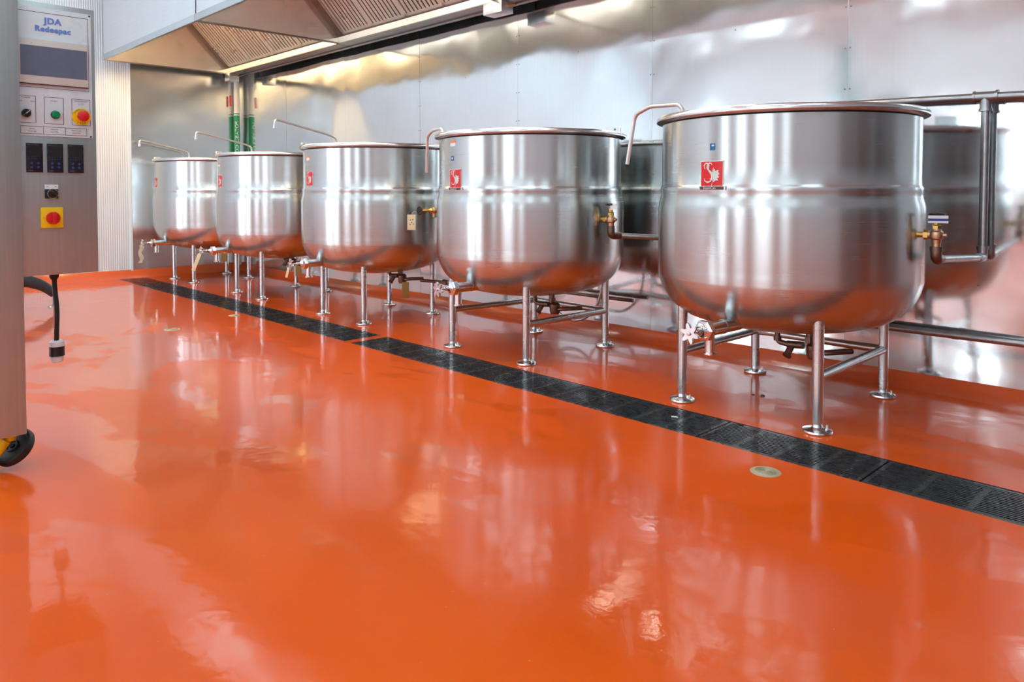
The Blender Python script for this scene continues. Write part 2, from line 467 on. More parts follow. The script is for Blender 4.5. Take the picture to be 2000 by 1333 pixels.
# brass cleanout covers
def cleanout(x, y, r, label):
    o = empty('floor_cleanout', (x, y, 0), label, 'floor drain cover')
    m = MB(); m.lathe([(0, .0012), (r*.96, .0012), (r, .0005), (r, -.004)], seg=48); m.out('cover', 'brassfloor', o)
    m = MB()
    for k in range(1, 7):
        q = r*.11*k; m.lathe([(q, .0012), (q+.0008, .0042), (q+.0022, .0042), (q+.003, .0012)], seg=40)
    m.out('raised_ring', 'brassfloor', o)
cleanout(-1.118, 2.217, .048, 'round dull brass floor cover with raised rings in front of the nearest kettle')
cleanout(-4.975, 1.747, .05, 'round brass floor cover out in the open floor, away from the channel')
cleanout(-5.228, 2.270, .04, 'small brass floor cover close beside the drain channel, in a wet patch')

# ------------------------------------------------------------------ kettles
FEET = [[(-7.873, 2.798), (-7.382, 2.807), (-7.384, 3.366), (-7.947, 3.375)],
        [(-6.397, 2.807), (-5.852, 2.78), (-5.904, 3.412), (-6.426, 3.394)],
        [(-4.845, 2.77), (-4.273, 2.751), (-4.286, 3.347), (-4.856, 3.363)],
        [(-3.3, 2.722), (-2.694, 2.717), (-2.689, 3.362), (-3.277, 3.38)],
        [(-1.757, 2.723), (-1.172, 2.725), (-1.18, 3.41), (-1.784, 3.417)]]
KC = [(-7.647, 3.087), (-6.145, 3.098), (-4.565, 3.058), (-2.990, 3.045), (-1.473, 3.069)]
BOWL = [(.0, .310), (.10, .312), (.20, .321), (.30, .338), (.36, .353), (.41, .371), (.45, .396), (.475, .418), (.497, .446),
        (.515, .480), (.527, .512), (.5342, .543)]
def bowl_z(r):
    for (a, za), (b, zb) in zip(BOWL, BOWL[1:]):
        if a <= r <= b: return za+(zb-za)*(r-a)/(b-a)
    return .56
def smooth_prof(P, k=4):
    out = []
    for i in range(len(P)-1):
        p0, p1, p2, p3 = P[max(i-1, 0)], P[i], P[i+1], P[min(i+2, len(P)-1)]
        for j in range(k):
            t = j/k
            out.append(tuple(.5*((2*b)+(-a+c)*t+(2*a-5*b+4*c-d)*t*t+(-a+3*b-3*c+d)*t**3) for a, b, c, d in zip(p0, p1, p2, p3)))
    out.append(P[-1]); return [(max(0, r), z) for r, z in out]

def cyl_fn(az, z, Rr):
    return lambda u, v: (Rr*cos(az+u/Rr), Rr*sin(az+u/Rr), z+v)
def curved_plate(name, az, zc, wd, ht, r_in, th, mat, parent, nseg=10, taper=0):
    m = MB(); vs = []; fs = []
    for rr in (r_in, r_in+th):
        f = cyl_fn(az, zc, rr)
        for i in range(nseg+1):
            u = (-.5+i/nseg)*wd*rr/r_in; vs += [f(u, -ht/2), f(u, ht/2)]
    q = 2*(nseg+1)
    for i in range(nseg):
        a = 2*i; fs += [(a, a+1, a+3, a+2), (q+a, q+a+2, q+a+3, q+a+1), (a, a+2, q+a+2, q+a), (a+1, q+a+1, q+a+3, a+3)]
    fs += [(0, q, q+1, 1), (q-2, q-1, 2*q-1, 2*q-2)]
    m.faces(vs, fs); return m.out(name, mat, parent, sharp=25)

def ribbon(cl, fn, th=.0012):
    """cl: list of (x, y, halfwidth) -> flat raised stroke mapped by fn"""
    m = MB(); vs = []; fs = []
    for i, (x, y, h) in enumerate(cl):
        a = cl[max(i-1, 0)]; b = cl[min(i+1, len(cl)-1)]; tx, ty = b[0]-a[0], b[1]-a[1]; L = hypot(tx, ty) or 1
        nx, ny = -ty/L*h, tx/L*h; vs += [fn(x+nx, y+ny), fn(x-nx, y-ny)]
    for i in range(len(cl)-1): fs.append((2*i, 2*i+1, 2*i+3, 2*i+2))
    m.faces(vs, fs); return m
def emblem(parent, az, zc, rr, k=1.0):
    W, H = .094*k, .094*k
    f = cyl_fn(az, zc, rr)
    # looping S
    ctrl = [(-.030, .020), (-.034, .034), (-.024, .043), (-.012, .036), (-.013, .018), (0, 0), (.002, -.014), (-.003, -.026), (-.018, -.030), (-.031, -.024), (-.033, -.016)]
    ctrl2 = [(-.006, -.020), (.006, -.008), (.004, .004), (-.012, .016), (-.020, .028), (-.012, .041), (-.002, .043), (.004, .036)]
    def sm(c):
        o = []
        for i in range(len(c)-1):
            p0, p1, p2, p3 = c[max(i-1, 0)], c[i], c[i+1], c[min(i+2, len(c)-1)]
            for j in range(5):
                t = j/5; o.append(tuple(.5*((2*b)+(-a+cc)*t+(2*a-5*b+4*cc-d)*t*t+(-a+3*b-3*cc+d)*t**3) for a, b, cc, d in zip(p0, p1, p2, p3)))
        o.append(c[-1]); n_ = len(o)
        return [(x*k, y*k, (.0011+.0020*sin(pi*i/(n_-1)))*k) for i, (x, y) in enumerate(o)]
    for c in (ctrl, ctrl2): ribbon(sm(c), f).out('letter_stroke', 'paleletter', parent, fixn=False)
    leaf = [(.006, -.028), (.007, -.002), (.005, .012), (.009, .026), (.012, .018), (.017, .021), (.018, .012), (.026, .015), (.034, .016),
            (.031, .008), (.037, .000), (.030, -.004), (.036, -.012), (.027, -.016), (.031, -.024), (.019, -.024), (.010, -.030)]
    leaf = [(x*k, y*k) for x, y in leaf]; ce = (.018*k, -.003*k)
    MB().faces([f(*ce)]+[f(*p) for p in leaf], [(0, i+1, (i+1) % len(leaf)+1) for i in range(len(leaf))]).out('leaf_emblem', 'paleletter', parent, fixn=False)
    ribbon([(.004*k, -.030*k, .0012*k), (.004*k, -.038*k, .0014*k), (0, -.046*k, .001*k)], f).out('leaf_stem', 'paleletter', parent, fixn=False)

KLAB = ['stainless steam kettle farthest away, in the room corner, knotted rag on its tap',
        'stainless steam kettle next to the corner one, cream card tag on its tap',
        'middle stainless steam kettle of the row of five, cream card on its brass valve',
        'stainless steam kettle with braced legs and orange and blue labels above its badge',
        'nearest and biggest-looking stainless steam kettle, braced legs, only a blue label above its badge']
TAP = [(0, -.66, .392), (-.05, -.675, .400), (-.02, -.67, .408), (-.01, -.66, .391), (-.02, -.70, .374)]
def kettle(i):
    cx, cy = KC[i]; big = i >= 3
    k = empty('steam_kettle', (cx, cy, 0), KLAB[i], 'kettle', 'steam kettles standing along the wall')
    # shell: outside, rolled over the rim, inside lining
    P = smooth_prof(BOWL[:], 3) + [(.5330, .577), (.5350, .600), (.5355, .80), (.535, .832), (.532, .848), (.5272, .866), (.5250, .878), (.5246, .884), (.5250, .892),
        (.5258, .899), (.5264, .906), (.5256, .914), (.5225, .920), (.5195, .926), (.5190, 1.0), (.5190, 1.186), (.505, 1.19),
        (.505, .56), (.49, .49), (.44, .43), (.33, .39), (.15, .37), (0, .365)]
    m = MB(); m.lathe(P, seg=128); sh = m.out('shell', 'kettle', k, sharp=50)
    m = MB(); m.lathe([(.5195, 1.190), (.538, 1.195), (.5445, 1.1985), (.5455, 1.2015), (.5440, 1.2130), (.538, 1.2200), (.506, 1.2200), (.504, 1.19)], seg=128, close=True)
    m.out('rim', 'rim', k, sharp=40)
    # legs
    tops = []
    for fx, fy in FEET[i]:
        lx, ly = fx-cx, fy-cy; r = hypot(lx, ly); zt = bowl_z(min(r, .52)) + .022; rl = .0205 if big else .0195
        if r > .44: zt = bowl_z(min(r+.015, .53))+.004
        m = MB(); m.lathe([(rl*.8, .03), (rl, .034), (rl, zt), (0, zt)], (lx, ly, 0), seg=28)
        lg = m.out('leg', 'tube', k)
        m = MB(); m.lathe([(.050, 0), (.0535, .004), (.052, .010), (.042, .014), (.026, .016), (.019, .020), (.0155, .032), (0, .032)], (lx, ly, 0), seg=40)
        ft = m.out('foot_flange', 'rim', lg)
        m = MB()
        ba = atan2(-ly-cy*0, -lx) + .5
        ba = R(20)
        m.cyl((lx+.034*cos(ba), ly+.034*sin(ba), .010), (lx+.034*cos(ba), ly+.034*sin(ba), .030), .0045, .0035, 10)
        m.lathe([(0, 0), (.0075, 0), (.0075, .006), (0, .006)], (lx+.034*cos(ba), ly+.034*sin(ba), .012), (0, 0, 1), 6)
        m.out('bolt', 'bolt', lg)
        tops.append((lx, ly))
    if big:
        L_, F_, Rr, B_ = tops
        for a, b, za, zb in ((L_, B_, .215, .207), (B_, Rr, .207, .207), (F_, Rr, .207, .207)):
            m = MB(); m.cyl((*a, za), (*b, zb), .0175, seg=24); m.out('brace', 'tube', k)
    # badge, name strip, labels
    az = R(-95.2); 
    bz = .967 if i > 2 else .985
    bh = .094
    bd = curved_plate('badge', az, bz, .098, bh, .5192, .0035, 'redlabel', k)
    bf = curved_plate('badge_border', az, bz, .104, bh+.006, .5190, .0028, 'paleletter', bd)
    emblem(bd, az, bz-.002, .5236)
    if i > 2:
        ns = curved_plate('name_strip', az+.012, .9115, .118, .0165, .5195, .012, 'paleletter', k)
        ins = curved_plate('strip_inlay', az+.012, .9115, .108, .0125, .5316, .0006, 'maroon', ns)
        vs, fs = text_verts('SteamCan', .0145, spacing=.98); f = cyl_fn(az-.005, .9113, .5328)
        map_mesh(vs, fs, f).out('lettering', 'white', ns, fixn=False)
    if i == 4:
        bl = curved_plate('blue_label', R(-95), 1.071, .024, .026, .5191, .0007, 'bluelabel', k); bl['label'] = 'small blue torn label'
        f = cyl_fn(R(-95), 1.071, .5200)
        MB().faces([f(-.004, .002), f(.008, .002), f(.008, .008), f(-.004, .008)], [(0, 1, 2, 3)]).out('label_mark', 'white', bl, fixn=False)
    if i in (1, 2, 3):
        oz = {3: 1.156, 2: 1.128, 1: 1.124}[i]
        ol = curved_plate('orange_label', R(-98), oz+.006, .052, .012, .5191, .0006, 'orangelabel', k)
        curved_plate('label_backing', R(-98), oz-.008, .052, .018, .5190, .0006, 'white', ol)
    if i == 3:
        bl = curved_plate('blue_label', R(-98.5), 1.075, .026, .027, .5191, .0007, 'bluelabel', k)
        f = cyl_fn(R(-98.5), 1.075, .5200)
        MB().faces([f(-.006, -.005), f(.006, -.005), f(.006, .005), f(-.006, .005)], [(0, 1, 2, 3)]).out('label_mark', 'white', bl, fixn=False)
        rp = curved_plate('rating_plate', R(-9), .745, .075, .046, .5356, .0008, 'rim', k)
        m = MB(); f = cyl_fn(R(-9), .745, .5368)
        for q in range(6): 
            yy = .016-q*.0065; m.faces([f(-.033, yy), f(.030-.01*(q % 2), yy), f(.030-.01*(q % 2), yy+.0015), f(-.033, yy+.0015)], [(0, 1, 2, 3)])
        m.out('plate_lines', 'greyink', rp, fixn=False)
    # draw-off tap
    ax = Vector((-.05, -1, 0)).normalized()
    sc = 1.0
    kn = Vector(TAP[i]); nut = kn - ax*.088; root = kn - ax*.315
    dv = empty('draw_off_tap', (0, 0, 0)); dv.parent = k
    m = MB(); m.tube([nut-ax*.005, root], .0265, 28); m.out('barrel', 'polish', dv)
    m = MB(); m.lathe([(.0268, 0), (.028, .001), (.028, .004), (.0268, .005)], nut-ax*.12, ax, 28); m.out('joint_ring', 'darksteel', dv)
    m = MB(); m.lathe([(.020, .014), (.030, .014), (.0405, .010), (.0415, -.014), (.030, -.018), (.020, -.018)], nut, ax, 6, close=True); m.out('hex_nut', 'polish', dv, sharp=20)
    m = MB(); m.lathe([(.026, 0), (.026, .016), (.017, .022), (.012, .034), (.012, .052), (.006, .053), (.006, .095), (0, .095)], nut, ax, 24); m.out('stem', 'polish', dv)
    # star knob
    side = ax.cross(Vector((0, 0, 1))).normalized(); up = Vector((0, 0, 1)); poly = []
    for q in range(60):
        a = 2*pi*q/60; rr = .0295 + .0100*cos(6*a); rr = rr if rr > .0215 else .0215; poly.append((rr*cos(a+.26), rr*sin(a+.26)))
    m = MB(); m.prism(poly, (kn, up, side) if up.cross(side).dot(ax) > 0 else (kn, side, up), .011)
    m.lathe([(0, .018), (.007, .017), (.009, .010), (.009, 0)], kn, ax, 16); m.out('star_knob', 'rim', dv, sharp=30)
    op = nut - ax*.035
    m = MB(); m.lathe([(.016, -.092), (.0185, -.092), (.0185, -.012), (.0205, 0)], op, (0, 0, 1), 24)
    m.lathe([(.016, -.095), (.0255, -.095), (.0255, -.090), (.0185, -.088)], op, (0, 0, 1), 28, close=True); m.out('outlet', 'polish', dv)
    # lid hinge plates at the back right of the rim
    def hinge(px, py, wd, ht, hole):
        m = MB(); z0_ = 1.219
        if hole:
            poly = [(-wd/2, 0), (-wd/2, ht), (wd*.42, ht), (wd/2, ht*.86), (wd/2, 0), (wd*.38, 0), (wd*.38, ht*.42), (-wd*.12, ht*.42), (-wd*.2, 0)]
        else: poly = [(-wd/2, 0), (-wd/2, ht), (wd/2, ht*.9), (wd/2, 0)]
        m.prism(poly, ((px, py, z0_), (1, 0, 0), (0, 0, 1)), .006)
        m.box(px-wd/2, px+wd/2, py-.006, py+.05, z0_-.004, z0_+.002)
        h = m.out('hinge_plate', 'rim', k, sharp=20)
        if hole:
            m = MB(); m.lathe([(0, 0), (.007, 0), (.007, .008), (0, .008)], (px+wd*.1, py-.006, z0_+ht*.7), (0, -1, 0), 6); m.out('hinge_bolt', 'polish', h)
    if i >= 2: hinge(.352 if i == 4 else .335, .34, .09 if i == 4 else .115, .050, i != 4)
    else: hinge(.33, .35, .11, .03, False)
    if i != 4: hinge(.06, .455, .15, .022, False)
    # rim-mounted spout (kettles 1-3) or bent rod (kettles 4-5)
    if not big:
        m = MB(); b = Vector((-.56, 0, 1.20))
        dX = .06 if i == 0 else 0.02
        m.tube([b, b+Vector((0, 0, .112)), b+Vector((0, -.06, .135)), b+Vector((dX*.8, -.455, .215)), b+Vector((dX, -.52, .225)), b+Vector((dX, -.522, .175))], .0085, 14, .035)
        m.lathe([(0, 0), (.012, 0), (.012, -.026), (.009, -.028)], b+Vector((dX, -.522, .185)), (0, 0, 1), 14)
        m.box(-.575, -.50, -.02, .02, 1.196, 1.222, .003)
        m.lathe([(.014, 0), (.014, .02), (.010, .03)], b+Vector((0, 0, .01)), (0, 0, 1), 14)
        m.out('spout', 'rod', k)
        m = MB(); m.tube([(-.26, -.455, 1.215), (-.262, -.458, 1.24), (-.36, -.37, 1.242), (-.36, -.368, 1.215)], .007, 10, .012); m.out('rim_handle', 'rod', k)
    else:
        if i == 4: pts_ = [(-.205, -.462, 1.205), (-.218, -.478, 1.252), (-.395, -.435, 1.262), (-.50, -.40, 1.235), (-.545, -.395, 1.02)]
        else: pts_ = [(-.215, -.455, 1.205), (-.225, -.465, 1.245), (-.36, -.42, 1.248), (-.44, -.40, 1.22), (-.50, -.36, 1.01)]
        m = MB(); m.tube(pts_, .0088, 14, .03)
        m.box(-.215, -.175, -.47, -.445, 1.205, 1.226, .003); m.out('bent_rod', 'rod', k)
    return k
KET = [kettle(i) for i in range(5)]

# ------------------------------------------------------------------ steam plumbing
def handwheel(m, c, ax, r, th=.008):
    m.lathe([(r-.007, -th/2), (r, -th/2), (r+.003, 0), (r, th/2), (r-.007, th/2), (r-.009, 0)], c, ax, 28, close=True)
    m.lathe([(0, th), (.010, th*.8), (.011, -th), (0, -th)], c, ax, 16)
    a = Vector(ax).normalized(); u = a.orthogonal().normalized(); v = a.cross(u)
    for q in range(5):
        t = 2*pi*q/5; d = u*cos(t)+v*sin(t); m.tube([Vector(c)+d*.006, Vector(c)+d*(r-.004)], .0042, 8)
    return m
def valve(parent, c, up, ex=0.0):
    """bronze globe valve: inlet nipple toward -X (kettle), bonnet along up"""
    c = Vector(c); up = Vector(up)
    v = empty('globe_valve', (0, 0, 0)); v.parent = parent
    m = MB(); m.lathe([(0, -.030), (.016, -.030), (.017, -.018), (.023, -.012), (.0245, 0), (.023, .012), (.017, .018), (.016, .024), (0, .024)], c, up, 24)
    m.lathe([(0, -.048), (.0145, -.048), (.0145, -.020), (0, -.02)], c, (0, 0, 1), 20)
    m.lathe([(.012, 0), (.015, .018), (.015, .03), (0, .03)], c, (-1, 0, 0), 20)
    m.cyl(c, c+Vector((.034, 0, 0)), .007); m.out('valve_body', 'bronze', v)
    m = MB(); m.lathe([(0, .026), (.0195, .026), (.0195, .042), (0, .042)], c, (-1, 0, 0), 6)
    m.cyl(c+Vector((-.04, 0, 0)), c+Vector((-.075, 0, 0)), .011)
    m.lathe([(.0165, .022), (.0165, .036), (.011, .040), (.011, .058), (.006, .06), (.006, .084+ex), (0, .084+ex)], c, up, 6); m.out('brass_nut', 'brass', v, sharp=20)
    m = MB(); handwheel(m, c+up*(.078+ex), up, .028); m.out('handwheel', 'black', v)
    return v
PR = .0145
# nearest kettle supply
s5 = empty('steam_supply_pipe', (-.871, 3.656, .61), 'grey steam pipe with tee, vertical drop and brass valve feeding the nearest kettle', 'pipe')
def P5(x, y, z): return Vector((x, y, z)) - Vector((-.871, 3.656, .61))
m = MB(); m.tube([P5(-1.86, 3.66, .80), P5(-1.86, 3.66, 1.330), P5(-.90, 3.66, 1.302)], .0185, 18, .03); m.out('header_pipe', 'pipe', s5)
m = MB(); m.tube([P5(-.84, 3.66, 1.300), P5(1.9, 3.66, 1.22)], .0195, 18); m.out('header_pipe', 'pipe', s5)
m = MB(); m.tube([P5(-.915, 3.66, 1.302), P5(-.825, 3.66, 1.300)], .0245, 20)
for x in (-.915, -.831): m.cyl(P5(x, 3.66, 1.302), P5(x+.008, 3.66, 1.302), .028)
m.cyl(P5(-.870, 3.66, 1.30), P5(-.870, 3.66, 1.245), .023); m.cyl(P5(-.870, 3.66, 1.252), P5(-.870, 3.66, 1.240), .0265); m.out('tee', 'pipe', s5)
m = MB(); m.tube([P5(-.870, 3.66, 1.25), P5(-.871, 3.66, .65)], .0170, 18); m.out('drop_pipe', 'pipe', s5)
m = MB(); m.tube([P5(-.871, 3.66, .66), P5(-.871, 3.66, .614), P5(-.873, 3.61, .616)], .0205, 18, .03)
m.cyl(P5(-.871, 3.66, .665), P5(-.871, 3.66, .650), .024); m.out('elbow', 'pipe', s5)
m = MB(); m.tube([P5(-.873, 3.62, .616), P5(-.881, 3.10, .642)], .0150, 18); m.out('branch_pipe', 'pipe', s5)
m = MB(); m.tube([P5(-.881, 3.12, .642), P5(-.881, 3.069, .642), P5(-.881, 3.069, .69)], .0195, 18, .03); m.cyl(P5(-.881, 3.069, .674), P5(-.881, 3.069, .692), .022); m.out('elbow', 'ironpipe', s5)
m = MB(); m.cyl(P5(-.881, 3.069, .685), P5(-.881, 3.069, .70), .015); m.out('copper_nipple', 'bronze', s5)
v = valve(s5, P5(-.881, 3.069, .735), (0, 0, 1))
m = MB(); m.box(-.033, .033, -.031, -.0295, -.022, .006); t_ = m.out('valve_label', 'white', v, loc=P5(-.881, 3.069, .803)); t_.rotation_euler = (0, 0, R(25))
m = MB(); m.box(-.033, .033, -.0316, -.0310, -.014, -.005); m.out('label_band', 'bluecore', v, loc=P5(-.881, 3.069, .803)).rotation_euler = (0, 0, R(25))
# second-nearest kettle supply
s4 = empty('steam_supply_pipe', (-2.40, 3.045, .65), 'grey branch pipe with brass globe valve on the side of the second-nearest kettle', 'pipe')
def P4(x, y, z): return Vector((x, y, z)) - Vector((-2.40, 3.045, .65))
m = MB(); m.tube([P4(-2.405, 3.09, .668), P4(-1.93, 3.655, .625), P4(-1.86, 3.66, .625), P4(-1.86, 3.66, .80)], .0145, 18, .03); m.out('branch_pipe', 'pipe', s4)
m = MB(); m.tube([P4(-2.385, 3.10, .667), P4(-2.40, 3.045, .667), P4(-2.40, 3.045, .72)], .0195, 18, .03); m.out('elbow', 'ironpipe', s4)
v4 = valve(s4, P4(-2.40, 3.045, .752), (0, 0, 1))
m = MB(); m.box(.012, .045, -.0015, 0, -.022, .010); m.out('valve_label', 'white', v4, loc=P4(-2.40, 3.02, .822)).rotation_euler = (0, R(-8), R(20))
# middle kettle valve
s3 = empty('steam_valve', (-3.955, 3.105, .77), 'brass globe valve with black handwheel on the side of the middle kettle', 'valve')
v3 = valve(s3, (0, 0, 0), (0, -1, 0), .045)
m = MB(); m.tube([(0, .02, 0), (.01, .30, -.01), (.03, .50, -.02)], .0145, 16, .03); m.out('branch_pipe', 'pipe', s3)
t = empty('valve_tag', (-4.010, 2.955, .765), 'cream card tag hanging from the brass valve of the middle kettle', 'tag')
m = MB(); m.box(-.030, .030, -.0006, .0006, -.125, -.022, .0002); m.out('card', 'tag', t)
m = MB(); m.tube([(0, 0, -.028), (.004, .004, -.012), (.012, .015, 0), (.024, .028, -.004)], .0012, 6); m.out('string', 'white', t)
m = MB()
for q, (ux, uz) in enumerate([(-.012, -.062), (.006, -.060), (-.002, -.078), (-.014, -.090), (.010, -.088)]): m.box(ux, ux+.009, -.0012, -.0007, uz, uz+.007)
m.out('printed_mark', 'greyink', t); t.rotation_euler = (0, 0, R(28))

# low pipe along the wall
lp = empty('condensate_pipe', (-1.2, 3.666, .265), 'grey condensate pipe running low along the wall behind the nearest kettle', 'pipe')
m = MB(); m.tube([(-.65, 0, 0), (3.2, 0, -.002)], .0175, 18); m.out('pipe_run', 'pipe', lp); m = MB(); m.cyl((.22, 0, 0), (.245, 0, 0), .0195); m.out('coupling', 'pipe', lp)
lp2 = empty('condensate_pipe', (-3.6, 3.64, .235), 'thin dark pipe from under the middle kettle towards the wall behind', 'pipe')
m = MB(); m.tube([(-.62, -.45, .03), (-.35, -.42, .035), (.1, -.02, .0), (.9, .0, .0)], .0115, 14, .05); m.out('pipe_run', 'ironpipe', lp2); m = MB(); m.cyl((-.36, -.42, .035), (-.40, -.424, .035), .019, seg=6); m.out('union', 'ironpipe', lp2)

# steam traps under the kettles
def trap(x, y, z, label, k=1.0):
    t = empty('steam_trap', (x, y, z), label, 'steam trap')
    m = MB(); m.tube([(-.085, 0, .12), (-.085, 0, .045), (-.03, 0, .04)], .0115, 14, .02); m.cyl((-.085, 0, .05), (-.085, 0, .07), .016); m.out('inlet_elbow', 'ironpipe', t)
    m = MB(); m.tube([(-.04, 0, .04), (.03, 0, .045)], .016, 16); m.tube([(-.02, 0, .04), (-.03, -.03, -.005)], .014, 14)
    m.lathe([(0, 0), (.018, 0), (.018, .012), (0, .012)], (-.027, -.024, .002), (-.3, -.8, -1), 6); m.out('strainer', 'ironpipe', t)
    m = MB(); m.lathe([(0, -.03), (.024, -.03), (.030, -.015), (.030, .025), (.022, .035), (0, .035)], (.075, 0, .025), (0, 0, 1), 20)
    m.lathe([(0, .035), (.02, .035), (.02, .06), (0, .06)], (.055, 0, .025), (0, 0, 1), 6)
    m.tube([(.075, 0, .02), (.14, .01, .03), (.19, .1, .03)], .012, 12, .02); m.out('trap_body', 'ironpipe', t, sharp=25)
    m = MB(); m.tube([(.055, 0, .08), (.055, 0, .13)], .014, 14); m.out('outlet_nipple', 'ironpipe', t)
    return t
trap(-1.40, 3.04, .205, 'rusty steam trap and fittings hanging under the nearest kettle')
trap(-2.92, 3.10, .205, 'rusty steam trap and fittings under the second-nearest kettle')
trap(-4.42, 3.12, .245, 'rusty steam trap and fittings under the middle kettle')
trap(-6.00, 3.10, .255, 'dark steam trap fittings under the second kettle from the corner')
# braided hose loop behind the second-nearest kettle
m = MB(); pts_ = []
for q in range(25):
    a = pi + pi*q/24; pts_.append((-3.06+.23*cos(a), 3.50, .33+.24*sin(a)))
pts_ = [(-3.30, 3.50, .50)] + pts_ + [(-2.80, 3.52, .56)]
m.tube(pts_, .0085, 12)
hz = m.out('steel_hose', 'tube'); hz.data.transform(Matrix.Translation((3.06, -3.5, -.1))); hz.location = (-3.06, 3.5, .1)
tag(hz, 'flexible braided steel hose looping down behind the legs of the second-nearest kettle', 'hose')

# hanging tags
def flat_tag(name, loc, w_, h_, mat, label, rz=0, tilt=0, lobes=False):
    m = MB()
    if lobes:
        vs = []; fs = []; nn = 12
        for q in range(nn+1):
            v_ = -h_*q/nn; off = .012*sin(q*.9); ww = w_*(.55+.45*abs(sin(q*.55+.5)))
            vs += [(-ww/2+off, .004*sin(q*1.3), v_), (0+off, -.008*cos(q), v_), (ww/2+off, .006*cos(q*1.1), v_)]
        for q in range(nn):
            for c_ in (0, 1): a = 3*q+c_; fs.append((a, a+1, a+4, a+3))
        m.faces(vs, fs)
        bmesh.ops.solidify(m.bm, geom=m.bm.faces[:], thickness=.0015)
    else: m.box(-w_/2, w_/2, -.0007, .0007, -h_, 0, .0003)
    m.tube([(0, 0, -.005), (.002, .002, .02)], .0012, 6)
    o = m.out(name, mat, loc=loc); o.rotation_euler = (0, tilt, rz); return tag(o, label, 'tag' if 'tag' in name else 'rag')
def kn_pos(i, dx=0, dy=0, dz=0): return (KC[i][0]+TAP[i][0]+dx, KC[i][1]+TAP[i][1]+dy, TAP[i][2]+dz)
flat_tag('knotted_rag', kn_pos(0, .0, -.022, -.02), .050, .17, 'cloth', 'cream knotted rag hanging from the tap of the farthest kettle', R(40), 0, True)
flat_tag('card_tag', kn_pos(1, .01, -.022, -.02), .030, .15, 'tag', 'cream card tag slanting down from the tap of the second kettle from the corner', R(45), R(22))
flat_tag('card_tag', kn_pos(2, .0, -.022, -.02), .018, .07, 'tag', 'tiny cream tag curling off the tap knob of the middle kettle', R(30), R(15))
flat_tag('metal_tag', (-4.28, 3.10, .255), .050, .115, 'brasstag', 'olive metal tag hanging from the steam trap under the middle kettle', R(42))
flat_tag('metal_tag', (-5.83, 3.10, .28), .055, .11, 'brasstag', 'olive metal tag under the second kettle from the corner', R(42))
flat_tag('metal_tag', (-7.36, 3.10, .30), .055, .11, 'brasstag', 'tan metal tag hanging beneath the farthest kettle', R(42))

# corner water pipe
cp = empty('water_pipe', (-8.225, 3.63, 0), 'white vertical water pipe with green lettered wrap in the room corner', 'pipe')
m = MB(); m.tube([(0, 0, .06), (0, 0, 2.6)], .030, 24); m.out('pipe_run', 'pvc', cp)
m = MB(); m.tube([(0, 0, .95), (0, 0, 1.78)], .0315, 24); lb_ = m.out('label_wrap', 'greenlabel', cp); 
vs, fs = text_verts('POTABLE COLD WATER', .052, spacing=.95)
azp = R(-22)
m = MB(); m.faces([((.0330)*cos(azp-y/.033), (.0330)*sin(azp-y/.033), 1.36-x*1.22) for x, y, z in vs], fs); m.out('lettering', 'white', lb_, fixn=False)
m = MB()
for za in (.97, 1.755): m.tube([(0, 0, za), (0, 0, za+.012)], .0322, 24)
m.out('wrap_band', 'white', lb_)
m = MB(); m.tube([(-.03, -.06, 1.98), (-.03, -.06, 1.86)], .010, 12); m.out('red_tape', 'red', cp)

